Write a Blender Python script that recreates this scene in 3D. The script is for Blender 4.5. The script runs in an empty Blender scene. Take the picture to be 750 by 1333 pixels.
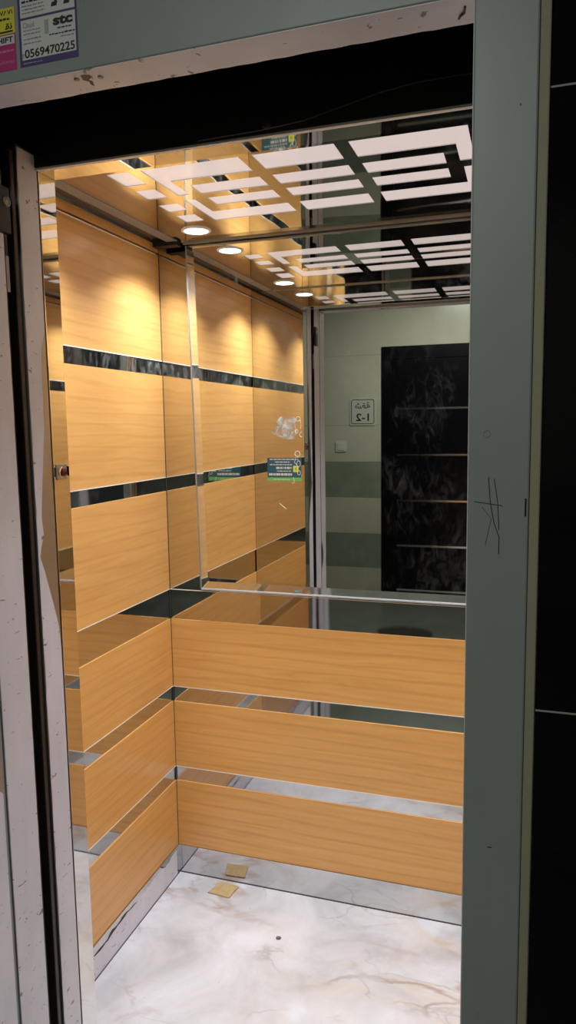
import bpy, bmesh, math, random
from mathutils import Vector, Matrix

random.seed(7)
scene = bpy.context.scene
COL = scene.collection

# ------------------------------------------------------------------ camera
cam_d = bpy.data.cameras.new('camera')
cam = bpy.data.objects.new('camera', cam_d)
COL.objects.link(cam)
yaw, pitch, roll = 0.319328, -0.116727, -0.015146
fw = Vector((-math.sin(yaw) * math.cos(pitch), math.cos(yaw) * math.cos(pitch), math.sin(pitch)))
rt = Vector((math.cos(yaw), math.sin(yaw), 0))
up = rt.cross(fw)
r2 = rt * math.cos(roll) + up * math.sin(roll)
u2 = -rt * math.sin(roll) + up * math.cos(roll)
M = Matrix((r2, u2, -fw)).transposed().to_4x4()
M.translation = Vector((1.18952, -2.25757, 1.62146))
cam.matrix_world = M
cam_d.sensor_fit = 'VERTICAL'
cam_d.sensor_height = 24.0
cam_d.sensor_width = 24.0 * 750 / 1333
cam_d.lens = 947.353 / 1333 * 24.0
cam_d.clip_start = 0.02
scene.camera = cam

# ------------------------------------------------------------------ world, exposure
world = bpy.data.worlds.new('world')
scene.world = world
world.use_nodes = True
wb = world.node_tree.nodes['Background']
wb.inputs[0].default_value = (0.55, 0.62, 0.58, 1)
wb.inputs[1].default_value = 0.03
vs = scene.view_settings
vs.view_transform = 'Standard'
vs.look = 'None'
vs.exposure = 0.1
vs.gamma = 1.0
vs.use_curve_mapping = False
SPOT_W = 4.5          # each cabin downlight
SPOT_COL = (0.86, 0.93, 1.0)
PANEL_E = 0.52        # backlit ceiling panels
LOBBY_W = 28.0         # unseen fill light added to the lobby

# ------------------------------------------------------------------ helpers
def box(bm, x0, x1, y0, y1, z0, z1):
    vs_ = [bm.verts.new((x, y, z)) for z in (z0, z1) for y in (y0, y1) for x in (x0, x1)]
    for f in ((0, 2, 3, 1), (4, 5, 7, 6), (0, 1, 5, 4), (2, 6, 7, 3), (0, 4, 6, 2), (1, 3, 7, 5)):
        bm.faces.new([vs_[i] for i in f])

def prism(bm, poly, axis, a, b):
    """polygon in the two other axes (in x,y,z order), extruded along axis from a to b"""
    def pt(q, v):
        l = list(q); l.insert(axis, v); return tuple(l)
    va = [bm.verts.new(pt(q, a)) for q in poly]
    vb = [bm.verts.new(pt(q, b)) for q in poly]
    n = len(poly)
    bm.faces.new(va); bm.faces.new(vb)
    for i in range(n):
        bm.faces.new((va[i], va[(i + 1) % n], vb[(i + 1) % n], vb[i]))

def circle(cx, cy, r, n=32, e=1.0):
    return [(cx + r * math.cos(2 * math.pi * i / n), cy + e * r * math.sin(2 * math.pi * i / n)) for i in range(n)]

def tube(bm, pts, r, n=8):
    pts = [Vector(p) for p in pts]
    rings = []
    for i, p in enumerate(pts):
        d = (pts[min(i + 1, len(pts) - 1)] - pts[max(i - 1, 0)]).normalized()
        a = d.orthogonal().normalized() if i == 0 else (rings_a - d * rings_a.dot(d)).normalized()
        rings_a = a
        b = d.cross(a)
        rings.append([bm.verts.new(p + (a * math.cos(2 * math.pi * k / n) + b * math.sin(2 * math.pi * k / n)) * r) for k in range(n)])
    for i in range(len(rings) - 1):
        for k in range(n):
            bm.faces.new((rings[i][k], rings[i][(k + 1) % n], rings[i + 1][(k + 1) % n], rings[i + 1][k]))
    bm.faces.new(rings[0][::-1]); bm.faces.new(rings[-1])

def lathe(bm, prof, c, axis=2, n=40):
    """profile [(radius, height)] turned about an axis through c"""
    rings = []
    for r, h in prof:
        ring = []
        for k in range(n):
            a = 2 * math.pi * k / n
            q = [r * math.cos(a), r * math.sin(a)]; q.insert(axis, h)
            ring.append(bm.verts.new(Vector(c) + Vector(q)))
        rings.append(ring)
    for i in range(len(rings) - 1):
        for k in range(n):
            bm.faces.new((rings[i][k], rings[i][(k + 1) % n], rings[i + 1][(k + 1) % n], rings[i + 1][k]))
    bm.faces.new(rings[0]); bm.faces.new(rings[-1])

def obj(name, bm, mat, parent=None, bevel=0.0, smooth=False):
    bmesh.ops.recalc_face_normals(bm, faces=bm.faces[:])
    me = bpy.data.meshes.new(name)
    bm.to_mesh(me); bm.free()
    me.materials.append(mat)
    if smooth:
        for p in me.polygons: p.use_smooth = True
    o = bpy.data.objects.new(name, me)
    COL.objects.link(o)
    if parent: o.parent = parent
    if bevel:
        m = o.modifiers.new('bevel', 'BEVEL'); m.width = bevel; m.segments = 2; m.limit_method = 'ANGLE'
    return o

def bx(name, mat, parent, *b, bevel=0.0):
    bm = bmesh.new(); box(bm, *b)
    return obj(name, bm, mat, parent, bevel)

def pr(name, mat, parent, poly, axis, a, b, bevel=0.0):
    bm = bmesh.new(); prism(bm, poly, axis, a, b)
    return obj(name, bm, mat, parent, bevel)

def empty(name):
    o = bpy.data.objects.new(name, None); COL.objects.link(o); o.empty_display_size = 0.05
    return o

def tag(o, label=None, cat=None, group=None, kind=None):
    if label: o['label'] = label
    if cat: o['category'] = cat
    if group: o['group'] = group
    if kind: o['kind'] = kind
    return o

def thing(name, label, cat, group=None): return tag(empty(name), label, cat, group, 'thing')
def struct(name): return tag(empty(name), kind='structure')

def text(name, s, mat, parent, size, origin, xdir, zdir=(0, 0, 1), width=None, bold=0.0, depth=0.0002):
    """lettering as a thin mesh: baseline-left at origin, running along xdir, upright along zdir"""
    c = bpy.data.curves.new(name, 'FONT'); c.body = s; c.size = 1.0; c.extrude = 0.5; c.offset = bold
    t = bpy.data.objects.new(name, c); COL.objects.link(t)
    dg = bpy.context.evaluated_depsgraph_get(); dg.update()
    me = bpy.data.meshes.new_from_object(t.evaluated_get(dg))
    bpy.data.objects.remove(t); bpy.data.curves.remove(c)
    xs = [v.co.x for v in me.vertices]; ys = [v.co.y for v in me.vertices]
    x0, w = min(xs), max(xs) - min(xs); y0, h = min(ys), max(ys) - min(ys)
    sy = size / h; sx = (width / w) if width else sy
    X = Vector(xdir).normalized(); Z = Vector(zdir).normalized(); N = X.cross(Z)
    O = Vector(origin)
    for v in me.vertices:
        v.co = O + X * ((v.co.x - x0) * sx) + Z * ((v.co.y - y0) * sy) + N * ((v.co.z + 0.5) * depth)
    me.materials.clear(); me.materials.append(mat)
    o = bpy.data.objects.new(name, me); COL.objects.link(o); o.parent = parent
    return o

# ------------------------------------------------------------------ materials
def new_mat(name):
    m = bpy.data.materials.new(name); m.use_nodes = True
    nt = m.node_tree
    return m, nt, nt.nodes['Principled BSDF'], nt.nodes, nt.links

def plain(name, col, rough=0.5, metal=0.0, spec=0.5, emit=0.0):
    m, nt, b, N, L = new_mat(name)
    b.inputs['Base Color'].default_value = (*col, 1)
    b.inputs['Roughness'].default_value = rough
    b.inputs['Metallic'].default_value = metal
    b.inputs['Specular IOR Level'].default_value = spec
    if emit:
        b.inputs['Emission Color'].default_value = (*col, 1)
        b.inputs['Emission Strength'].default_value = emit
    return m

def coords(N, L, scale=(1, 1, 1), rot=(0, 0, 0)):
    tc = N.new('ShaderNodeTexCoord'); mp = N.new('ShaderNodeMapping')
    mp.inputs['Scale'].default_value = scale
    mp.inputs['Rotation'].default_value = rot
    L.new(tc.outputs['Object'], mp.inputs['Vector'])
    return mp.outputs['Vector']

def noise(N, L, vec, scale, detail=4.0, rough=0.5, dist=0.0):
    n = N.new('ShaderNodeTexNoise')
    n.inputs['Scale'].default_value = scale; n.inputs['Detail'].default_value = detail
    n.inputs['Roughness'].default_value = rough; n.inputs['Distortion'].default_value = dist
    L.new(vec, n.inputs['Vector'])
    return n.outputs['Fac']

def ramp(N, L, fac, stops):
    r = N.new('ShaderNodeValToRGB')
    el = r.color_ramp.elements
    while len(el) < len(stops): el.new(0.5)
    for e, (p, c) in zip(el, stops):
        e.position = p; e.color = (*c, 1) if len(c) == 3 else c
    L.new(fac, r.inputs['Fac'])
    return r.outputs['Color']

def mixc(N, L, fac, a, b, mode='MIX'):
    m = N.new('ShaderNodeMix'); m.data_type = 'RGBA'; m.blend_type = mode
    for s, v in ((m.inputs[0], fac), (m.inputs[6], a), (m.inputs[7], b)):
        if isinstance(v, (int, float)): s.default_value = v
        elif isinstance(v, tuple): s.default_value = (*v, 1)
        else: L.new(v, s)
    return m.outputs[2]

def bump(N, L, b, h, strength, dist=0.01):
    bp = N.new('ShaderNodeBump'); bp.inputs['Strength'].default_value = strength; bp.inputs['Distance'].default_value = dist
    L.new(h, bp.inputs['Height']); L.new(bp.outputs['Normal'], b.inputs['Normal'])

def steel(name, col, rough=0.03, wave=0.0, wave_scale=5.0, smear=0.0, smear_scale=(3, 3, 3), lo=0.24):
    """polished sheet: faint waviness of the sheet, greasy smears that blur and veil it"""
    m, nt, b, N, L = new_mat(name)
    b.inputs['Base Color'].default_value = (*col, 1)
    b.inputs['Metallic'].default_value = 1.0
    b.inputs['Roughness'].default_value = rough
    if wave:
        bump(N, L, b, noise(N, L, coords(N, L), wave_scale, 1.0), 1.0, wave)
    if smear:
        v = coords(N, L, smear_scale, (0.3, 0.4, 0.2))
        n1 = noise(N, L, v, 2.2, 6.0, 0.62, 0.8)
        n2 = noise(N, L, coords(N, L, (9, 9, 5), (0.5, 0.7, 0.1)), 4.0, 5.0, 0.7, 1.2)
        ml = N.new('ShaderNodeMath'); ml.operation = 'MULTIPLY'; L.new(n1, ml.inputs[0]); L.new(n2, ml.inputs[1])
        mask = ramp(N, L, ml.outputs[0], [(lo, (0, 0, 0)), (lo + 0.18, (1, 1, 1))])
        sc_ = N.new('ShaderNodeMath'); sc_.operation = 'MULTIPLY'; sc_.inputs[1].default_value = smear
        L.new(mask, sc_.inputs[0])
        df = N.new('ShaderNodeBsdfPrincipled')
        df.inputs['Base Color'].default_value = (0.62, 0.62, 0.60, 1); df.inputs['Roughness'].default_value = 0.5
        mx = N.new('ShaderNodeMixShader')
        L.new(sc_.outputs[0], mx.inputs[0]); L.new(b.outputs[0], mx.inputs[1]); L.new(df.outputs[0], mx.inputs[2])
        L.new(mx.outputs[0], N['Material Output'].inputs['Surface'])
    return m

def wood_mat():
    m, nt, b, N, L = new_mat('orange_wood_laminate')
    v1 = coords(N, L, (0.9, 0.9, 13), (0.03, 0.03, 0))
    n1 = noise(N, L, v1, 2.6, 7.0, 0.6, 1.3)
    v2 = coords(N, L, (5, 5, 260), (0.02, 0.02, 0))
    n2 = noise(N, L, v2, 1.6, 3.0, 0.6)
    v3 = coords(N, L, (1.6, 1.6, 9), (0.09, -0.07, 0))
    w = N.new('ShaderNodeTexWave'); w.wave_type = 'BANDS'; w.bands_direction = 'Z'
    w.inputs['Scale'].default_value = 0.9; w.inputs['Distortion'].default_value = 9.0
    w.inputs['Detail'].default_value = 3.0; w.inputs['Detail Scale'].default_value = 0.5
    L.new(v3, w.inputs['Vector'])
    c = ramp(N, L, n1, [(0.30, (0.68, 0.345, 0.098)), (0.52, (0.76, 0.405, 0.124)), (0.75, (0.82, 0.460, 0.155))])
    c = mixc(N, L, mixc(N, L, 0.35, (0, 0, 0), n2), c, (0.60, 0.295, 0.080))
    dark = ramp(N, L, w.outputs['Fac'], [(0.0, (0.90, 0.87, 0.82)), (0.22, (1, 1, 1)), (1.0, (1.0, 1.0, 1.0))])
    c = mixc(N, L, 0.8, c, dark, 'MULTIPLY')
    L.new(c, b.inputs['Base Color'])
    b.inputs['Roughness'].default_value = 0.29
    b.inputs['Specular IOR Level'].default_value = 0.6
    bump(N, L, b, n2, 0.05, 0.002)
    return m

def marble_mat():
    m, nt, b, N, L = new_mat('veined_white_marble')
    v = coords(N, L, (1, 1, 1), (0, 0, 0.5))
    cl = noise(N, L, v, 3.2, 6.0, 0.6, 0.7)
    base = ramp(N, L, cl, [(0.32, (0.47, 0.47, 0.50)), (0.50, (0.65, 0.65, 0.69)), (0.68, (0.78, 0.79, 0.86))])
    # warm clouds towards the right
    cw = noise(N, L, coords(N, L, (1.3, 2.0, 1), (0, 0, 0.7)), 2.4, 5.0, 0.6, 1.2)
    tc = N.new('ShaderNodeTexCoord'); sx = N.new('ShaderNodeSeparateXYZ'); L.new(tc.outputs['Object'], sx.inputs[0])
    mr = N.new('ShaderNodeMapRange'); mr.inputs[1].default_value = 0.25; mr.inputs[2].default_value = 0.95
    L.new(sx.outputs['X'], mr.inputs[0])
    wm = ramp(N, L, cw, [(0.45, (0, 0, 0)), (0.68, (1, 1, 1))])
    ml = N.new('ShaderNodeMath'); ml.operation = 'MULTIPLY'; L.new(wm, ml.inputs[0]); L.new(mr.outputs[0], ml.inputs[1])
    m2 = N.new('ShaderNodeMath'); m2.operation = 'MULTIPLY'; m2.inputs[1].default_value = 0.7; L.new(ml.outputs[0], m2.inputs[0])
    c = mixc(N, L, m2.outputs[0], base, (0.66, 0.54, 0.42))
    # veins
    for sc_, ed, col, amt, dist in ((2.3, 0.045, (0.36, 0.23, 0.17), 0.75, 0.28), (5.0, 0.03, (0.40, 0.36, 0.35), 0.6, 0.22)):
        vv = coords(N, L, (1.0, 1.9, 1.0), (0, 0, -0.55))
        nz = N.new('ShaderNodeTexNoise'); nz.inputs['Scale'].default_value = 4.5; nz.inputs['Detail'].default_value = 6.0
        L.new(vv, nz.inputs['Vector'])
        ad = N.new('ShaderNodeMix'); ad.data_type = 'VECTOR'; ad.inputs[0].default_value = dist
        L.new(vv, ad.inputs[4]); L.new(nz.outputs['Color'], ad.inputs[5])
        vo = N.new('ShaderNodeTexVoronoi'); vo.feature = 'DISTANCE_TO_EDGE'; vo.inputs['Scale'].default_value = sc_
        L.new(ad.outputs[1], vo.inputs['Vector'])
        ve = ramp(N, L, vo.outputs['Distance'], [(0.0, (1, 1, 1)), (ed, (0, 0, 0))])
        br = ramp(N, L, noise(N, L, vv, 2.6, 3.0), [(0.46, (0, 0, 0)), (0.62, (1, 1, 1))])
        mm = N.new('ShaderNodeMath'); mm.operation = 'MULTIPLY'; L.new(ve, mm.inputs[0]); L.new(br, mm.inputs[1])
        mm2 = N.new('ShaderNodeMath'); mm2.operation = 'MULTIPLY'; mm2.inputs[1].default_value = amt; L.new(mm.outputs[0], mm2.inputs[0])
        c = mixc(N, L, mm2.outputs[0], c, col)
    # grit
    sp = ramp(N, L, noise(N, L, coords(N, L, (1, 1, 1)), 60.0, 2.0), [(0.70, (0, 0, 0)), (0.76, (1, 1, 1))])
    c = mixc(N, L, mixc(N, L, 0.35, (0, 0, 0), sp), c, (0.35, 0.33, 0.30))
    L.new(c, b.inputs['Base Color'])
    b.inputs['Roughness'].default_value = 0.32
    b.inputs['Specular IOR Level'].default_value = 0.4
    return m

def film_mat():
    m, nt, b, N, L = new_mat('white_protective_film')
    n = noise(N, L, coords(N, L, (3, 3, 1)), 4.0, 5.0, 0.6)
    c = ramp(N, L, n, [(0.3, (0.66, 0.655, 0.74)), (0.7, (0.76, 0.755, 0.84))])
    sp = ramp(N, L, noise(N, L, coords(N, L, (1, 1, 2.2), (0.5, 0, 0)), 42.0, 3.0, 0.6, 0.5), [(0.66, (0, 0, 0)), (0.685, (1, 1, 1))])
    c = mixc(N, L, mixc(N, L, 0.8, (0, 0, 0), sp), c, (0.12, 0.10, 0.10))
    L.new(c, b.inputs['Base Color'])
    b.inputs['Roughness'].default_value = 0.38
    bump(N, L, b, n, 0.15, 0.002)
    return m

def paint_mat():
    m, nt, b, N, L = new_mat('grey_green_metal_paint')
    n = noise(N, L, coords(N, L, (2, 2, 0.8)), 3.0, 5.0)
    c = ramp(N, L, n, [(0.3, (0.225, 0.255, 0.245)), (0.7, (0.265, 0.295, 0.285))])
    sp = ramp(N, L, noise(N, L, coords(N, L), 30.0, 3.0), [(0.74, (0, 0, 0)), (0.79, (1, 1, 1))])
    c = mixc(N, L, mixc(N, L, 0.6, (0, 0, 0), sp), c, (0.08, 0.09, 0.08))
    L.new(c, b.inputs['Base Color'])
    b.inputs['Roughness'].default_value = 0.42
    return m

def stone_mat(name, a, b_, rough, spec=0.5, scale=3.0):
    m, nt, b, N, L = new_mat(name)
    n = noise(N, L, coords(N, L), scale, 7.0, 0.6, 0.8)
    L.new(ramp(N, L, n, [(0.3, a), (0.7, b_)]), b.inputs['Base Color'])
    b.inputs['Roughness'].default_value = rough
    b.inputs['Specular IOR Level'].default_value = spec
    return m

WOOD = wood_mat()
MARBLE = marble_mat()
FILM = film_mat()
PAINT = paint_mat()
STRIP = steel('polished_strip_steel', (0.62, 0.62, 0.62), 0.04, 0.0006, 3.0, 0.03, (2, 2, 6))
STRIP_SMEARED = steel('smeared_strip_steel', (0.60, 0.60, 0.60), 0.06, 0.0006, 3.0, 0.26, (5, 5, 3))
SHEET = steel('polished_sheet_steel', (0.70, 0.69, 0.67), 0.025, 0.0006, 2.2, 0.03)
CEIL = steel('polished_ceiling_steel', (0.66, 0.65, 0.63), 0.02, 0.0018, 2.6, 0.03)
MIRROR = steel('silver_mirror_glass', (0.83, 0.84, 0.81), 0.01, 0.0, 1.0, 0.045, (1.6, 1.6, 1.2), 0.27)
BEVELM = steel('bevelled_mirror_edge', (0.80, 0.83, 0.81), 0.05, 0.0, 1.0, 0.11, (3, 3, 1.5), 0.08)
CHROME = plain('bright_chrome_trim', (0.85, 0.85, 0.86), 0.18, 1.0)
PALE_EDGE = plain('pale_edge_banding', (0.85, 0.80, 0.72), 0.4)
GREY_RIM = plain('brushed_grey_rim', (0.30, 0.29, 0.27), 0.35, 0.4)
JAMBM = steel('dull_bare_steel', (0.42, 0.40, 0.38), 0.40)
DARK_RIM = steel('dark_rim_steel', (0.16, 0.16, 0.15), 0.22)
BLACK = plain('matt_black_steel', (0.006, 0.006, 0.008), 0.6, 0.0, 0.3)
BLACK2 = plain('satin_black_steel', (0.010, 0.009, 0.010), 0.4, 0.0, 0.4)
RUBBER = plain('brown_black_rubber_seal', (0.030, 0.022, 0.020), 0.4)
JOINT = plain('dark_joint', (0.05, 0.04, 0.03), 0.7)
PANEL = plain('backlit_acrylic', (1.0, 0.865, 0.85), 0.12, 0.0, 0.4, PANEL_E)
PANEL.node_tree.nodes['Principled BSDF'].inputs['Base Color'].default_value = (0.25, 0.22, 0.22, 1)
LENS = plain('lit_lamp_lens', (0.95, 0.98, 1.0), 0.4, 0.0, 0.5, 6.0)
RING = plain('white_lamp_ring', (0.75, 0.76, 0.78), 0.3)
GROOVE = plain('grey_groove', (0.30, 0.31, 0.33), 0.5)
SILL = plain('aluminium_sill', (0.62, 0.62, 0.64), 0.4, 0.3)
CARD = stone_mat('tan_cardboard', (0.42, 0.30, 0.14), (0.56, 0.42, 0.22), 0.8, 0.3, 20)
GRANITE = stone_mat('polished_black_granite', (0.002, 0.002, 0.003), (0.004, 0.004, 0.005), 0.12, 0.12)
GROUT = plain('pale_grout', (0.30, 0.28, 0.26), 0.8)
BEAD = stone_mat('olive_caulk', (0.26, 0.26, 0.20), (0.30, 0.28, 0.17), 0.6, 0.3, 6)
LOBBY_LIGHT = stone_mat('pale_green_tile', (0.44, 0.44, 0.33), (0.52, 0.52, 0.40), 0.25, 0.4, 2)
LOBBY_DARK = stone_mat('dark_green_tile', (0.20, 0.225, 0.165), (0.26, 0.28, 0.21), 0.25, 0.4, 5)
LOBBY_FLOOR = stone_mat('grey_green_floor_stone', (0.16, 0.175, 0.135), (0.22, 0.24, 0.19), 0.3, 0.4, 4)
DOOR_BLACK = plain('gloss_black_door_paint', (0.003, 0.003, 0.004), 0.3, 0.0, 0.2)
INK = plain('black_ink', (0.012, 0.012, 0.014), 0.5)
PAPER = stone_mat('off_white_paper', (0.55, 0.56, 0.54), (0.62, 0.62, 0.60), 0.5, 0.4, 8)
PURPLE = plain('purple_print', (0.075, 0.045, 0.16), 0.45)
YELLOW = plain('yellow_print', (0.66, 0.60, 0.05), 0.45)
MAGENTA = plain('magenta_print', (0.42, 0.035, 0.16), 0.45)
NAVY = plain('navy_print', (0.02, 0.085, 0.11), 0.4)
GREEN = plain('green_print', (0.16, 0.42, 0.10), 0.4)
GREY_INK = plain('grey_ink', (0.22, 0.22, 0.22), 0.5)
SIGN_FACE = plain('sign_face', (0.52, 0.53, 0.44), 0.35)
WHITE_PLASTIC = plain('ivory_plastic', (0.60, 0.62, 0.48), 0.35)
RED = plain('dark_red_plastic', (0.13, 0.008, 0.012), 0.2)
RED_DULL = plain('dull_red_glint', (0.035, 0.006, 0.008), 0.6)
RESIDUE = stone_mat('white_tape_residue', (0.40, 0.40, 0.38), (0.70, 0.70, 0.69), 0.7, 0.2, 30)
_nt = RESIDUE.node_tree
_al = ramp(_nt.nodes, _nt.links, noise(_nt.nodes, _nt.links, coords(_nt.nodes, _nt.links), 26.0, 4.0, 0.6, 0.6), [(0.40, (0.05, 0.05, 0.05)), (0.62, (0.85, 0.85, 0.85))])
_nt.links.new(_al, _nt.nodes['Principled BSDF'].inputs['Alpha'])
CHALK = plain('white_marker', (0.75, 0.75, 0.73), 0.7)
MAT = plain('dark_mat', (0.03, 0.026, 0.016), 0.9)

# ------------------------------------------------------------------ dimensions (metres)
W, D, H = 1.372, 0.90, 2.22           # cabin: x 0..W, y -D..0, floor 0, ceiling 2.22
STRIPS = [(0.352, 0.407), (0.651, 0.707), (0.953, 1.061), (1.406, 1.455), (1.800, 1.850)]
JL, JR = 0.240, 1.132                 # car door opening
WOODS_SIDE = [(0.105, 0.352), (0.407, 0.651), (0.707, 0.953), (1.061, 1.406), (1.455, 1.800), (1.850, 2.197)]
WOODS_BACK = WOODS_SIDE[:3]

# ------------------------------------------------------------------ cabin shell
fl = bx('floor', MARBLE, None, 0, W, -0.965, 0.0, -0.03, 0.0)
tag(fl, kind='structure')

cl = bx('ceiling', BLACK2, None, -0.02, W + 0.02, -0.90, 0.02, 2.34, 2.36)
tag(cl, kind='structure')

def side_wall(name, x, s):
    """x = finished face, s = +1 when the face looks to +x"""
    w = struct(name)
    def sl(d0, d1):
        a, b = x - s * d0, x - s * d1
        return min(a, b), max(a, b)
    bx('backing', BLACK2, w, *sl(0.010, 0.03), -D, 0.0, 0.0, 2.33)
    for z0, z1 in WOODS_SIDE:
        bx('wood_panel', WOOD, w, *sl(0.0, 0.010), -D + 0.001, -0.001, z0, z1, bevel=0.0006)
    bx('cornice_trim', PALE_EDGE, w, *sl(-0.0012, 0.0), -D + 0.001, -0.022, 2.1935, 2.1965)
    bx('cornice_board', WOOD, w, *sl(0.0, 0.010), -D + 0.001, -0.001, 2.203, 2.33)
    for i, (z0, z1) in enumerate(STRIPS):
        bx('steel_strip', STRIP_SMEARED if i == 4 else STRIP, w, *sl(0.003, 0.010), -D + 0.001, -0.001, z0, z1)
        bx('edge_trim', PALE_EDGE, w, *sl(-0.0006, 0.003), -D + 0.001, -0.001, z1 - 0.0028, z1)
    return w
side_wall('wall_left', 0.0, 1)
side_wall('wall_right', W, -1)

w = struct('wall_back')
bx('backing', BLACK2, w, 0.0, W, 0.010, 0.03, 0.0, 2.33)
for z0, z1 in WOODS_BACK:
    bx('wood_panel', WOOD, w, 0.001, W - 0.001, 0.0, 0.010, z0, z1, bevel=0.0006)
for i, (z0, z1) in enumerate(STRIPS[:3]):
    bx('steel_strip', STRIP, w, 0.001, W - 0.001, 0.003, 0.010, z0, z1)
    bx('edge_trim', PALE_EDGE, w, 0.001, W - 0.001, -0.0006, 0.003, z1 - 0.0028, z1)
bx('polished_sheet', SHEET, w, 0.001, W - 0.001, 0.0, 0.010, 1.061, 2.33)

for nm, b in (('baseboard_left', (0.0005, 0.004, -D + 0.001, -0.004, 0.0, 0.105)),
              ('baseboard_back', (0.0005, W - 0.0005, -0.004, -0.0005, 0.0, 0.105)),
              ('baseboard_right', (W - 0.004, W - 0.0005, -D + 0.001, -0.004, 0.0, 0.105))):
    tag(bx(nm, STRIP, None, *b), kind='structure')
bl = bpy.data.objects['baseboard_left']
top = []
for i in range(61):
    y = -D + 0.01 + (D - 0.035) * i / 60
    u = (y + 0.565) / 0.54
    zt_ = 0.088 + 0.006 * math.sin(9 * u) - 0.020 * math.exp(-((u - 0.12) / 0.16) ** 2) - 0.012 * math.exp(-((u - 0.86) / 0.07) ** 2) + random.uniform(-0.003, 0.003)
    top.append((y, zt_))
pr('protective_film', FILM, bl, [(top[0][0], 0.0025)] + top + [(top[-1][0], 0.0025)], 0, 0.0041, 0.0046)
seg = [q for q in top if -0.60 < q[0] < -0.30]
pr('dark_reflection', JOINT, bl, [(y, z + 0.0005) for y, z in seg] + [(y, z + 0.0005 + 0.011 * math.sin(math.pi * i / (len(seg) - 1)) * (0.6 + 0.4 * math.sin(5.0 * i))) for i, (y, z) in enumerate(seg)][::-1], 0, 0.0041, 0.0052)  # dark reflection in the skirting steel, put in as a jagged dark strip
t = bx('trim_1', JOINT, None, 0.004, 0.0065, -D + 0.001, -0.0065, 0.0, 0.002); tag(t, kind='structure')
t = bx('trim_2', JOINT, None, 0.0065, W - 0.0065, -0.0065, -0.004, 0.0, 0.002); tag(t, kind='structure')
t = bx('trim_3', JOINT, None, 0.0, 0.0016, -0.0016, 0.0, 0.105, 2.20); tag(t, kind='structure')

# front wall of the cabin: return panels, posts and header in polished steel
ZH = 2.138
w = struct('wall_front')
bx('return_panel', SHEET, w, 0.0, JL, -0.955, -D, 0.0, 2.33, bevel=0.001)
bx('return_panel', SHEET, w, JR, W, -0.955, -D, 0.0, 2.33, bevel=0.001)
bx('header', SHEET, w, JL, JR, -0.955, -D, ZH, 2.33, bevel=0.001)
bx('header_lip', plain('pale_lip', (0.75, 0.72, 0.66), 0.35), w, JL, JR, -0.964, -0.955, ZH, ZH + 0.004)
hf = bx('header_fascia', BLACK2, w, -0.05, W + 0.05, -0.967, -0.957, ZH + 0.004, 2.50)
jm = bx('door_jamb', JAMBM, w, JL - 0.03, JL, -1.0215, -0.960, 0.0, 2.170)
def torn(y0, y1, z0, z1, n, amp, bite=None):
    """film outline (y,z) with ragged long edges; bite = torn-away outline along the y1 side"""
    L_ = [(y0 + random.uniform(-amp, amp) * 0.6, z0 + (z1 - z0) * i / n) for i in range(n + 1)]
    if bite: R_ = bite
    else: R_ = [(y1 + random.uniform(-amp, amp) * 0.6, z0 + (z1 - z0) * i / n) for i in range(n + 1)]
    return L_ + R_[::-1]
ye = -0.9615
bite = [(ye, 0.0), (ye, 0.5), (ye - .0010, 0.80), (ye, 1.0), (ye - .0008, 1.159), (ye - 0.004, 1.20), (-0.977, 1.245), (-1.005, 1.335), (-1.0165, 1.362), (-1.010, 1.385),
        (-1.000, 1.405), (-1.0015, 1.42), (-1.0045, 1.445), (-1.001, 1.475), (-0.996, 1.512), (-0.988, 1.57), (-0.981, 1.622), (-0.979, 1.70), (-0.978, 1.76),
        (-0.9745, 1.79), (ye - .003, 1.815), (ye, 1.835), (ye, 2.0), (ye, 2.165)]
pr('protective_film', FILM, jm, torn(-1.0200, ye, 0.0, 2.165, 110, 0.0024, bite), 0, JL + 0.0002, JL + 0.0008)
bx('rubber_seal', RUBBER, w, JL - 0.045, JL - 0.004, -1.036, -1.0235, 0.0, 2.155, bevel=0.002)
jr = bx('door_jamb', JAMBM, w, JR, JR + 0.03, -1.0215, -0.960, 0.0, 2.170)
bx('protective_film', FILM, jr, JR - 0.0008, JR - 0.0002, -1.0205, -0.9615, 0.0, 2.165)

# dark lift shaft around the doorway
tag(bx('wall_shaft_left', BLACK, None, 0.08, 0.09, -1.235, -0.967, 0.0, 2.50), kind='structure')
tag(bx('wall_shaft_right', BLACK, None, 1.30, 1.31, -1.235, -0.967, 0.0, 2.50), kind='structure')
tag(bx('ceiling_shaft', BLACK, None, 0.08, 1.31, -1.243, -0.957, 2.502, 2.52), kind='structure')
tag(bx('trim_4', BLACK, None, 0.09, 1.30, -1.1735, -1.120, 2.2195, 2.50), kind='structure')
tag(bx('trim_5', SILL, None, 0.09, 1.30, -1.243, -0.967, -0.03, -0.004), kind='structure')   # sill

# ------------------------------------------------------------------ suspended ceiling
YS = [(-0.672, -0.577), (-0.535, -0.466), (-0.431, -0.366), (-0.315, -0.233)]
def mx(x): return 2 * 0.686 - x
holes, pieces = [], []
for (y0, y1) in ((-0.672, -0.581), (-0.541, -0.470), (-0.415, -0.350), (-0.309, -0.243)):
    pieces.append([(0.224, 0.281, y0, y1)]); pieces.append([(mx(0.281), mx(0.224), y0, y1)])
def sym(rs): return [(mx(b), mx(a), c, d) for a, b, c, d in rs]
Ltop = [(0.313, 0.560, -0.672, -0.577), (0.313, 0.345, -0.577, -0.472)]
Lbot = [(0.311, 0.560, -0.315, -0.233), (0.311, 0.340, -0.430, -0.315)]
for q in (Ltop, Lbot, [(0.376, 0.560, -0.535, -0.466)], [(0.376, 0.558, -0.431, -0.366)]):
    pieces.append(q); pieces.append(sym(q))
for y0, y1 in YS: pieces.append([(0.592, 0.780, y0, y1)])

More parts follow.
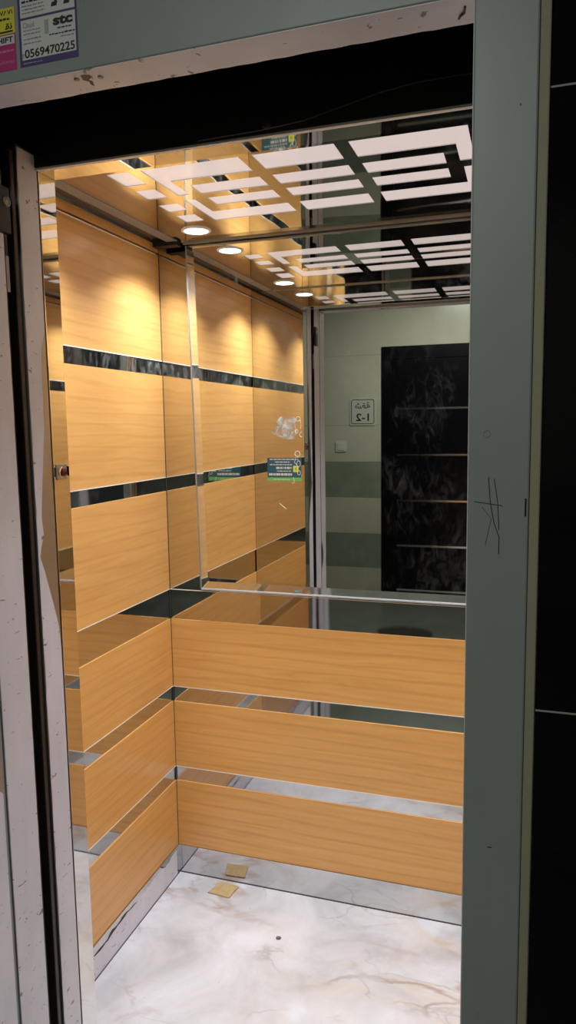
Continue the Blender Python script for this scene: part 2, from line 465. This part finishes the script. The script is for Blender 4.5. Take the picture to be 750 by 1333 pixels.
sc_ = thing('suspended_ceiling', 'polished steel suspended ceiling with backlit pale pink geometric panels', 'ceiling panel')
CX0, CX1, CY0, CY1 = 0.105, mx(0.105), -0.895, -0.030
allr = [r for q in pieces for r in q]
SPOTS = [(0.212, -0.153), (0.205, -0.757), (mx(0.212), -0.153), (mx(0.205), -0.757)]
xs = sorted({round(v, 4) for r in allr for v in r[:2]} | {CX0, CX1})
ys = sorted({round(v, 4) for r in allr for v in r[2:]} | {CY0, CY1})
bm = bmesh.new(); vd = {}
def gv(x, y):
    if (x, y) not in vd: vd[(x, y)] = bm.verts.new((x, y, H))
    return vd[(x, y)]
for i in range(len(xs) - 1):
    for j in range(len(ys) - 1):
        cx, cy = (xs[i] + xs[i + 1]) / 2, (ys[j] + ys[j + 1]) / 2
        if any(a < cx < b and c < cy < d for a, b, c, d in allr): continue
        bm.faces.new((gv(xs[i], ys[j]), gv(xs[i], ys[j + 1]), gv(xs[i + 1], ys[j + 1]), gv(xs[i + 1], ys[j])))
ext = bmesh.ops.extrude_face_region(bm, geom=bm.faces[:])
bmesh.ops.translate(bm, vec=(0, 0, 0.003), verts=[e for e in ext['geom'] if isinstance(e, bmesh.types.BMVert)])
obj('steel_sheet', bm, CEIL, sc_)
for q in pieces:
    bm = bmesh.new()
    if len(q) == 1:
        a, b, c, d = q[0]; box(bm, a, b, c, d, H + 0.0022, H + 0.006)
    else:
        # L-shaped panel as one outline
        (a, b, c, d), (a2, b2, c2, d2) = q
        if abs(a - a2) < 0.01: xo, xi, xe = a, b2, b
        else: xo, xi, xe = b, a2, a
        if c2 > c: poly = [(xo, c), (xe, c), (xe, d), (xi, d), (xi, d2), (xo, d2)]
        else: poly = [(xo, d), (xe, d), (xe, c), (xi, c), (xi, c2), (xo, c2)]
        prism(bm, poly, 2, H + 0.0022, H + 0.006)
    obj('light_panel', bm, PANEL, sc_)
for s in (0, 1):
    X = (lambda x: mx(x)) if s else (lambda x: x)
    def bb(n, m, x0, x1, *r): bx(n, m, sc_, min(X(x0), X(x1)), max(X(x0), X(x1)), *r)
    bb('edge_trim', GREY_RIM, 0.066, 0.104, -0.893, -0.066, 2.2185, 2.224)
    bb('edge_channel', DARK_RIM, 0.022, 0.066, -0.893, -0.066, 2.2225, 2.240)
    bb('edge_lip', CHROME, 0.0185, 0.022, -0.893, -0.066, 2.2175, 2.240)
    bb('corner_bracket', BLACK2, 0.015, 0.100, -0.065, -0.030, 2.208, 2.238)
bx('edge_trim', GREY_RIM, sc_, CX0, CX1, -0.0295, -0.0215, 2.2155, 2.224)
bx('edge_trim', GREY_RIM, sc_, CX0, CX1, -0.8995, -0.8955, 2.2155, 2.224)

where = ['round white recessed downlight in the ceiling nearest the mirror and left wall',
         'round recessed downlight seen in the mirror beyond the four small pale squares',
         'round recessed downlight at the back right corner of the polished ceiling',
         'round recessed downlight at the front right corner of the polished ceiling']
for (x, y), lb in zip(SPOTS, where):
    t = thing('downlight', lb, 'ceiling light', 'recessed ceiling downlights')
    bm = bmesh.new()
    lathe(bm, [(0.036, -0.0005), (0.037, -0.0035), (0.041, -0.004), (0.0455, -0.002), (0.046, -0.0002)], (x, y, H), 2, 48)
    # open the ring's caps
    bm.faces.ensure_lookup_table()
    bmesh.ops.delete(bm, geom=[f for f in bm.faces if len(f.verts) > 4], context='FACES_ONLY')
    obj('ring', bm, RING, t, smooth=True)
    bm = bmesh.new(); prism(bm, circle(x, y, 0.036, 40), 2, H - 0.0025, H - 0.0004)
    obj('lens', bm, LENS, t)
    ld = bpy.data.lights.new('downlight_lamp', 'AREA'); ld.shape = 'DISK'; ld.size = 0.062
    ld.energy = SPOT_W; ld.color = SPOT_COL; ld.spread = math.radians(122)
    lo = bpy.data.objects.new('downlight_lamp', ld); COL.objects.link(lo); lo.location = (x, y, H - 0.0045); lo.parent = t

# ------------------------------------------------------------------ wall mirror with bevelled edge
t = thing('wall_mirror', 'large frameless mirror with sloping edge, hung above the wood panels facing the door', 'mirror')
x0t, x0b, xr, zt, zb = 0.1118, 0.1312, W - 0.11, 2.2135, 1.0735
bw = 0.026
outer = [(x0b, zb), (xr, zb), (xr, zt), (x0t, zt)]
inner = [(x0b + bw, zb + bw), (xr - bw, zb + bw), (xr - bw, zt - 0.010), (x0t + bw, zt - 0.010)]
bm = bmesh.new()
prism(bm, inner, 1, -0.019, -0.0005)
obj('glass', bm, MIRROR, t)
bm = bmesh.new()
vo = [bm.verts.new((x, -0.0165, z)) for x, z in outer]; vi = [bm.verts.new((x, -0.019, z)) for x, z in inner]
vb_ = [bm.verts.new((x, -0.0005, z)) for x, z in outer]; vc = [bm.verts.new((x, -0.0005, z)) for x, z in inner]
for i in range(4):
    j = (i + 1) % 4
    bm.faces.new((vo[i], vo[j], vi[j], vi[i])); bm.faces.new((vo[i], vb_[i], vb_[j], vo[j]))
    bm.faces.new((vb_[i], vc[i], vc[j], vb_[j])); bm.faces.new((vi[i], vi[j], vc[j], vc[i]))
obj('bevel_edge', bm, BEVELM, t)
bx('support_rail', plain('pale_aluminium', (0.42, 0.42, 0.43), 0.4), t, x0b, xr, -0.0205, -0.0005, zb - 0.0045, zb - 0.0003)
pr('edge_trim', GREY_RIM, t, [(x0b - 0.004, zb), (x0b - 0.0002, zb), (x0t - 0.0002, zt), (x0t - 0.004, zt)], 1, -0.0185, -0.0005)
bx('glass_chip', plain('teal_glass_chip', (0.05, 0.45, 0.42), 0.2), t, 0.468, 0.484, -0.0202, -0.0188, zb + 0.007, zb + 0.0105)

# ------------------------------------------------------------------ landing entrance frame (lobby side)
FY = -1.245
fr = thing('lift_entrance_surround', 'grey green painted metal lift door frame with scratched right post', 'door frame')
bx('header', PAINT, fr, 0.06, 1.112, FY, -1.1755, 2.160, 2.55, bevel=0.002)
h = fr
uf = bmesh.new()
L_ = [(0.242 + 0.87 * i / 60, FY + 0.001) for i in range(61)]
R_ = [(0.242 + 0.87 * i / 60, -1.177 + random.uniform(-0.0012, 0.0012)) for i in range(61)]
prism(uf, L_ + R_[::-1], 2, 2.1590, 2.1598)
uf = obj('protective_film', uf, FILM, fr)
for q in ((0.515, -1.2234), (0.5534, -1.2173)):
    bm = bmesh.new(); lathe(bm, [(0.0045, 0.0), (0.0045, -0.0012), (0.003, -0.0022)], (q[0], q[1], 2.1589), 2, 20)
    obj('screw', bm, GREY_RIM, fr)
pr('glue_stain', BLACK2, fr, [(0.5264, -1.2302), (0.534, -1.2314), (0.5409, -1.2275), (0.539, -1.2204), (0.5303, -1.2156), (0.5342, -1.2088), (0.5278, -1.1948), (0.5256, -1.2011), (0.5286, -1.2109), (0.5226, -1.2184)], 2, 2.1584, 2.1589)
bm = bmesh.new(); tube(bm, [(1.089, -1.196, 2.158), (1.092, -1.203, 2.1575), (1.097, -1.209, 2.1572), (1.099, -1.222, 2.158)], 0.0016)
obj('loose_wire', bm, RUBBER, fr)
# left post: outer half with film; a torn patch bares the steel
lp = bx('left_post', PAINT, fr, 0.15, JL - 0.0006, FY, -1.1655, 0.0, 2.160)
bx('bare_steel_face', JAMBM, lp, JL - 0.0005, JL, FY + 0.0008, -1.166, 0.0, 2.158)
pat = [(-1.1665, 0.0), (-1.1665, 0.925), (-1.176, 0.935), (-1.192, 0.955), (-1.199, 0.98), (-1.199, 1.005), (-1.193, 1.03), (-1.178, 1.052), (-1.1665, 1.062), (-1.1665, 2.155)]
pr('protective_film', FILM, lp, torn(FY + 0.001, -1.1665, 0.0, 2.155, 40, 0.0008, pat), 0, JL + 0.0002, JL + 0.0008)
bx('groove', GROOVE, fr, 0.15, JL - 0.003, -1.1652, -1.1556, 0.0, 2.158)
# right post
rp = bx('right_post', PAINT, fr, 1.1125, 1.192, FY, -1.1655, 0.0, 2.55, bevel=0.0025)
bx('protective_film', FILM, rp, 1.1117, 1.1123, FY + 0.004, -1.1665, 0.0, 2.155)
bx('caulk_bead', BEAD, fr, 1.1925, 1.2055, FY + 0.0015, -1.238, 0.0, 2.55, bevel=0.002)
bm = bmesh.new()
Y = FY - 0.0004
for pts, r in (([(1.1395, 1.5502), (1.1425, 1.515), (1.1475, 1.489), (1.1546, 1.4683), (1.1543, 1.4456)], 0.00055),
               ([(1.1471, 1.5476), (1.1521, 1.5152), (1.1542, 1.4788)], 0.0005),
               ([(1.121, 1.5167), (1.1581, 1.5117)], 0.00045),
               ([(1.1312, 1.5096), (1.1439, 1.4942), (1.1367, 1.4571)], 0.0003)):
    tube(bm, [(x, Y, z) for x, z in pts], r, 6)
obj('scratch_mark', bm, INK, rp)
bx('key_slot', BLACK2, rp, 1.1866, 1.1888, FY - 0.0006, FY + 0.004, 1.498, 1.522)
bx('dent_mark', INK, rp, 1.147, 1.1525, FY - 0.0004, FY + 0.001, 1.0212, 1.0226)
bm = bmesh.new(); tube(bm, [(1.1366 + 0.0045 * math.cos(a * 0.6), Y, 1.6077 + 0.0045 * math.sin(a * 0.6)) for a in range(11)], 0.00035, 6)
obj('ring_mark', bm, GREY_INK, rp)
bx('chip_mark', INK, rp, 1.170, 1.1716, FY - 0.0004, FY + 0.001, 2.018, 2.0205)

# open sliding leaf edge, tucked behind the left post
dl = thing('landing_door', 'white film wrapped edge of the open lift door left of the dark gap', 'door')
lf = bx('door_leaf', SHEET, dl, 0.10, JL, -1.1550, -1.0712, 0.004, 2.20)
pr('protective_film', FILM, dl, torn(-1.1543, -1.0718, 0.004, 2.20, 80, 0.0006), 0, JL + 0.0002, JL + 0.0009)
bx('edge_profile', BLACK2, dl, JL - 0.012, JL + 0.0006, -1.0708, -1.0685, 0.004, 2.20)

lk = thing('door_lock', 'small black lock box with round boss on the left door edge', 'lock')
bx('lock_box', BLACK2, lk, JL + 0.0012, JL + 0.012, -1.095, -1.062, 1.99, 2.075, bevel=0.002)
bm = bmesh.new(); lathe(bm, [(0.009, 0.0), (0.009, 0.003), (0.006, 0.0045), (0.004, 0.002)], (JL + 0.0121, -1.0725, 2.047), 0, 24)
obj('boss', bm, GREY_RIM, lk)
bx('latch_plate', GREY_RIM, lk, JL - 0.004, JL + 0.0011, -1.0684, -1.060, 1.885, 1.952, bevel=0.001)
bx('arm', BLACK2, lk, JL - 0.002, JL + 0.0011, -1.0684, -1.0625, 1.953, 1.99)

# little things on the cabin doorway
sn = thing('door_sensor', 'small square metal plate with red lens on the left door post', 'sensor')
bx('plate', JAMBM, sn, JL + 0.0001, JL + 0.002, -0.9475, -0.9115, 1.516, 1.549, bevel=0.0006)
bm = bmesh.new(); lathe(bm, [(0.0120, 0.0), (0.0120, 0.0012), (0.0102, 0.002)], (JL + 0.0021, -0.9285, 1.532), 0, 28); obj('lens_ring', bm, CHROME, sn)
bm = bmesh.new(); lathe(bm, [(0.0100, 0.0), (0.0092, 0.003), (0.006, 0.0048), (0.001, 0.0055)], (JL + 0.0042, -0.9285, 1.532), 0, 28); obj('red_lens', bm, RED, sn, smooth=True)

bf = thing('red_reflection', 'dark red round disc standing in for a dim red reflection on the black fascia above the opening', 'glint')  # disc put in for a dim red light reflection on the fascia
bm = bmesh.new(); lathe(bm, [(0.010, 0.0), (0.010, -0.004), (0.0075, -0.007), (0.003, -0.008)], (0.735, -0.9672, 2.157), 1, 24); obj('red_disc', bm, RED_DULL, bf, smooth=True)
cb = bmesh.new()
tube(cb, [(0.60, -0.9695, 2.146), (0.72, -0.9695, 2.148), (0.80, -0.9695, 2.153), (0.87, -0.9695, 2.166), (0.94, -0.9695, 2.180), (1.00, -0.9695, 2.186), (1.06, -0.9695, 2.187), (1.16, -0.9695, 2.184)], 0.0016, 8)
tag(obj('cable', cb, RUBBER), 'thin dark cable drooping along the black fascia above the opening', 'cable')

# ------------------------------------------------------------------ stickers on the header
SY = FY - 0.0003
def rect(n, m, p, x0, x1, z0, z1, lay=0):
    return bx(n, m, p, x0, x1, SY - 0.0002 - lay * 0.0002, SY - lay * 0.0002, z0, z1)
s = thing('phone_number_sticker', 'white sticker with purple border and black phone number on the header', 'sticker')
rect('backing', PURPLE, s, 0.4300, 0.5345, 2.1790, 2.330)
rect('paper', PAPER, s, 0.4345, 0.5312, 2.1885, 2.2455, 1)
rect('paper', PAPER, s, 0.4345, 0.5312, 2.2490, 2.3270, 1)
XD = (1, 0, 0)
text('number', '0569470225', INK, s, 0.0125, (0.4395, SY - 0.0005, 2.1905), XD, width=0.0895, bold=0.02)
text('prefix', 'm', GREY_INK, s, 0.006, (0.4352, SY - 0.0005, 2.1915), XD, (0, 0, 1), width=0.0035)
text('logo', 'stc', INK, s, 0.0130, (0.4925, SY - 0.0005, 2.2290), XD, width=0.0345, bold=0.045)
random.seed(11)
def lines(m, x0, x1, z, hgt, parent, lay=2):
    x = x0; bm = bmesh.new()
    while x < x1:
        l = random.uniform(0.003, 0.009); e = min(x + l, x1)
        box(bm, x, e, SY - 0.0002 - lay * 0.0002, SY - lay * 0.0002, z + random.uniform(0, hgt * .2), z + hgt * random.uniform(.7, 1))
        x = e + 0.0012
    obj('small_print', bm, m, parent)
lines(INK, 0.500, 0.524, 2.2235, 0.0022, s); lines(INK, 0.485, 0.530, 2.2160, 0.0026, s); lines(GREY_INK, 0.505, 0.528, 2.2110, 0.0020, s)
text('script_word', 'Cloud', GREY_INK, s, 0.0075, (0.4385, SY - 0.0005, 2.2340), XD, width=0.020)
for z in (2.2290, 2.2240, 2.2165, 2.2105): lines(GREY_INK, 0.4385, 0.470, z, 0.0020, s)
rect('grey_bar', plain('grey_green_bar', (0.32, 0.36, 0.32), 0.5), s, 0.477, 0.484, 2.220, 2.240, 2)
for z in (2.2640, 2.2590, 2.2540): lines(GREY_INK, 0.438, 0.478, z, 0.0022, s)
lines(INK, 0.438, 0.478, 2.269, 0.0040, s); lines(INK, 0.486, 0.502, 2.273, 0.0045, s)
for x in (0.490, 0.512):
    pr('hand_icon', INK, s, [(x, 2.2565), (x + 0.010, 2.2565), (x + 0.012, 2.262), (x + 0.008, 2.2665), (x + 0.006, 2.2625), (x + 0.002, 2.2625)], 1, SY - 0.0007, SY - 0.0004)
lines(plain('lilac_print', (0.30, 0.28, 0.42), 0.5), 0.436, 0.470, 2.1825, 0.002, s, 1)

s = thing('moving_service_sticker', 'yellow and magenta sticker at the left end of the header', 'sticker')
rect('yellow_half', YELLOW, s, 0.330, 0.4235, 2.2315, 2.2690)
rect('magenta_half', MAGENTA, s, 0.330, 0.4235, 2.1785, 2.2310)
rect('word_box', PAPER, s, 0.382, 0.4215, 2.2165, 2.2298, 1)
text('word', 'SHIFT', INK, s, 0.0082, (0.3835, SY - 0.0005, 2.2190), XD, width=0.0355, bold=0.03)
rect('black_band', INK, s, 0.330, 0.4195, 2.2335, 2.2360, 1)
text('arabic_word', '\uFED8\uFEE7', INK, s, 0.0085, (0.4055, SY - 0.0005, 2.2380), XD, width=0.013, bold=0.02)
lines(INK, 0.395, 0.4155, 2.2515, 0.0035, s, 1)
text('digits', '\u0667\u0668\u0667\u0661', INK, s, 0.0065, (0.397, SY - 0.0005, 2.2590), XD, width=0.0235, bold=0.01)
lines(plain('pink_print', (0.62, 0.16, 0.34), 0.5), 0.388, 0.419, 2.205, 0.004, s, 1)
lines(plain('rose_print', (0.50, 0.10, 0.25), 0.5), 0.388, 0.419, 2.188, 0.006, s, 1)

# ------------------------------------------------------------------ on the polished return panel (seen in the mirror)
PY = -D + 0.0003
def prect(n, m, p, x0, x1, z0, z1, lay=0):
    return bx(n, m, p, x0, x1, PY + lay * 0.0002, PY + 0.0002 + lay * 0.0002, z0, z1)
s = thing('service_sticker', 'navy and green printed sticker on the polished return panel, seen in the mirror', 'sticker')
prect('navy_field', NAVY, s, 0.063, 0.225, 1.393, 1.482)
prect('green_band', GREEN, s, 0.063, 0.225, 1.377, 1.393)
prect('yellow_square', YELLOW, s, 0.186, 0.211, 1.418, 1.446, 1)
prect('yellow_icon', GREEN, s, 0.194, 0.203, 1.426, 1.438, 2)
random.seed(5)
for z, x0, x1, hh in ((1.473, 0.075, 0.21, .004), (1.461, 0.10, 0.17, .004), (1.449, 0.075, 0.18, .004), (1.432, 0.105, 0.140, .009), (1.432, 0.145, 0.178, .009),
                      (1.420, 0.11, 0.175, .004), (1.402, 0.070, 0.18, .010), (1.383, 0.09, 0.17, .003)):
    bm = bmesh.new(); x = x0
    while x < x1:
        e = min(x + random.uniform(.006, .02), x1); box(bm, x, e, PY + 0.0002, PY + 0.0004, z, z + hh); x = e + .003
    obj('small_print', bm, PAPER, s)

bm = bmesh.new(); random.seed(3)
prism(bm, [(x + random.uniform(-.004, .004), z + random.uniform(-.004, .004)) for x, z in
      ((0.085, 1.60), (0.10, 1.585), (0.125, 1.58), (0.15, 1.565), (0.175, 1.562), (0.197, 1.57), (0.2, 1.60), (0.197, 1.63), (0.201, 1.655), (0.18, 1.668), (0.15, 1.66), (0.13, 1.668), (0.11, 1.65), (0.118, 1.63), (0.105, 1.615))], 1, PY, PY + 0.0003)
tag(obj('tape_residue', bm, RESIDUE), 'torn white sticker residue above the navy sticker, seen in the mirror', 'tape')
sg = thing('marker_scribble', 'white hand scribbled marks down the edge of the polished panel, seen in mirror', 'scribble')
def scr(pts):
    bm = bmesh.new(); tube(bm, [(x, PY + 0.0005, z) for x, z in pts], 0.0010, 6); obj('pen_stroke', bm, CHALK, sg)
def loop(cx, cz, rx, rz, a0=0, a1=6.5): scr([(cx + rx * math.cos(a0 + (a1 - a0) * i / 14), cz + rz * math.sin(a0 + (a1 - a0) * i / 14)) for i in range(15)])
loop(0.212, 1.655, .010, .010); scr([(0.222, 1.650), (0.226, 1.625), (0.222, 1.610)]); loop(0.205, 1.600, .006, .007)
scr([(0.228, 1.600), (0.218, 1.590), (0.220, 1.578), (0.229, 1.575)])
loop(0.207, 1.500, .012, .012); scr([(0.199, 1.480), (0.192, 1.462), (0.204, 1.450)]); loop(0.212, 1.455, .008, .014); loop(0.213, 1.415, .007, .010)
scr([(0.186, 1.395), (0.192, 1.370), (0.180, 1.368)]); scr([(0.225, 1.405), (0.226, 1.395)]); scr([(0.118, 1.275), (0.150, 1.250)])

# ------------------------------------------------------------------ scrap on the floor
bm = bmesh.new()
poly = [(0.155, -0.092), (0.157, -0.086), (0.174, -0.031), (0.178, -0.027), (0.246, -0.030), (0.250, -0.034), (0.243, -0.060), (0.240, -0.095), (0.236, -0.098), (0.190, -0.094)]
prism(bm, poly, 2, 0.0012, 0.0066)
tag(obj('cardboard_scrap', bm, CARD, bevel=0.0008), 'small square tan cardboard scrap lying on the marble floor by skirting', 'cardboard')
bpy.data.objects['cardboard_scrap'].location.z = -0.0012
bm = bmesh.new()
bmesh.ops.create_icosphere(bm, subdivisions=2, radius=0.006)
for v in bm.verts: v.co = Vector((v.co.x * 1.3, v.co.y, v.co.z * 0.7)) * random.uniform(0.85, 1.15)
o = obj('pebble', bm, stone_mat('grey_pebble', (0.12, 0.12, 0.11), (0.22, 0.21, 0.20), 0.8, 0.3, 60), smooth=True)
o.location = (0.467, -0.235, 0.0038)
tag(o, 'tiny grey grit pebble on the middle of the marble floor', 'pebble')

# ------------------------------------------------------------------ lobby (seen in the mirror, and black granite at right)
LY = -4.34
g = struct('wall_lobby_right')
for z0, z1 in ((0.0, 0.3), (0.302, 1.227), (1.230, 2.036), (2.039, 2.846)):
    bx('granite_slab', GRANITE, g, 1.2065, 2.6, -1.238, -1.20, z0, z1, bevel=0.001)
for z in (0.301, 1.2285, 2.0375):
    bx('joint', GROUT, g, 1.2065, 2.6, -1.2376, -1.215, z - 0.0012, z + 0.0012)
g = struct('wall_lobby_left')
bx('granite_slab', GRANITE, g, -1.5, 0.059, -1.238, -1.20, 0.0, 2.846)
g = struct('wall_lobby')
edges = [0.0, 0.308, 0.628, 0.962, 1.292, 1.626, 2.25, 2.9]
mats = [LOBBY_LIGHT, LOBBY_DARK, LOBBY_LIGHT, LOBBY_DARK, LOBBY_LIGHT, LOBBY_LIGHT, LOBBY_LIGHT]
for i, m in enumerate(mats):
    for a, b in ((-1.6, -0.0762), (1.022, 2.6)):
        if edges[i] >= 2.313: a, b = (-1.6, 2.6) if a < 0 else (None, None)
        if a is None: continue
        bx('tile_course', m, g, a, b, LY - 0.05, LY, edges[i] + 0.0008, edges[i + 1] - 0.0008)
bx('tile_course', LOBBY_LIGHT, g, -0.0762, 1.022, LY - 0.05, LY, 2.316, 2.8992)
bx('backing', BLACK2, g, -1.6, 2.6, LY - 0.07, LY - 0.051, 0.0, 2.9)
tag(bx('floor_lobby', LOBBY_FLOOR, None, -1.6, 2.6, LY - 0.05, -1.2455, -0.03, 0.0), kind='structure')
tag(bx('ceiling_lobby', plain('lobby_ceiling_paint', (0.4, 0.42, 0.38), 0.7), None, -1.6, 2.6, LY - 0.05, -1.19, 2.902, 2.94), kind='structure')
ld = bpy.data.lights.new('lobby_fill', 'AREA'); ld.shape = 'RECTANGLE'; ld.size = 0.5; ld.size_y = 0.5  # unseen area light, added for the dim ambient light of the lobby
ld.energy = LOBBY_W; ld.color = (0.98, 1.0, 0.95)
lo = bpy.data.objects.new('lobby_fill', ld); COL.objects.link(lo); lo.location = (0.6, -3.2, 2.885)

d = thing('apartment_door', 'tall glossy black apartment door with thin metal strips, seen in the mirror', 'door')
bx('door_leaf', DOOR_BLACK, d, 0.03, 0.92, LY - 0.03, LY + 0.005, 0.004, 2.20)
pr('door_casing', DOOR_BLACK, d, [(-0.075, 0.0), (0.028, 0.0), (0.028, 2.203), (0.922, 2.203), (0.922, 0.0), (1.02, 0.0), (1.02, 2.313), (-0.075, 2.313)], 1, LY - 0.05, LY + 0.012)
for z in (0.118, 0.529, 0.941, 1.353, 1.764):
    bx('metal_strip', CHROME, d, 0.065, 0.80, LY + 0.0051, LY + 0.0075, z - 0.0085, z + 0.0085)
bm = bmesh.new(); tube(bm, [(0.86, LY + 0.005, 1.05), (0.86, LY + 0.05, 1.05), (0.78, LY + 0.055, 1.05)], 0.009, 10); obj('handle', bm, CHROME, d)

def rrect(x0, x1, z0, z1, r, n=6):
    out = []
    for cx, cz, a in ((x1 - r, z0 + r, -90), (x1 - r, z1 - r, 0), (x0 + r, z1 - r, 90), (x0 + r, z0 + r, 180)):
        for i in range(n + 1):
            t_ = math.radians(a + 90 * i / n); out.append((cx + r * math.cos(t_), cz + r * math.sin(t_)))
    return out
s = thing('apartment_sign', 'pale square apartment number sign with dark border, seen reversed in mirror', 'sign')
pr('plate', SIGN_FACE, s, rrect(-0.368, -0.128, 1.622, 1.868, 0.012), 1, LY + 0.0005, LY + 0.006)
bm = bmesh.new()
o1, i1 = rrect(-0.355, -0.141, 1.635, 1.857, 0.022), rrect(-0.349, -0.147, 1.641, 1.851, 0.017)
va = [bm.verts.new((x, LY + 0.0064, z)) for x, z in o1]; vb2 = [bm.verts.new((x, LY + 0.0064, z)) for x, z in i1]
for i in range(len(va)):
    j = (i + 1) % len(va); bm.faces.new((va[i], va[j], vb2[j], vb2[i]))
ex = bmesh.ops.extrude_face_region(bm, geom=bm.faces[:])
bmesh.ops.translate(bm, vec=(0, -0.0003, 0), verts=[e for e in ex['geom'] if isinstance(e, bmesh.types.BMVert)])
obj('border', bm, INK, s)
text('apartment_word', '\uFE94\uFED8\uFEB7', INK, s, 0.056, (-0.180, LY + 0.0062, 1.775), (-1, 0, 0), width=0.135, bold=0.012)
text('apartment_number', '1-2', INK, s, 0.068, (-0.190, LY + 0.0062, 1.662), (-1, 0, 0), width=0.120, bold=0.02)

s = thing('light_switch', 'pale square light switch on the green tiled wall, seen in mirror', 'switch')
pr('plate', WHITE_PLASTIC, s, rrect(-0.505, -0.403, 1.383, 1.482, 0.006), 1, LY + 0.0005, LY + 0.008, 0.001)
bx('rocker', WHITE_PLASTIC, s, -0.488, -0.420, LY + 0.0082, LY + 0.012, 1.40, 1.465, bevel=0.001)

bm = bmesh.new(); prism(bm, [(0.11, -3.30)] + [(0.30 + 0.22 * math.cos(math.pi - math.pi * i / 16), -3.30 - 0.17 * math.sin(math.pi * i / 16)) for i in range(17)] + [(0.52, -3.2), (0.11, -3.2)], 2, 0.0005, 0.012)
tag(obj('doormat', bm, MAT), 'dark half round mat on the lobby floor, seen in the steel strip', 'mat')
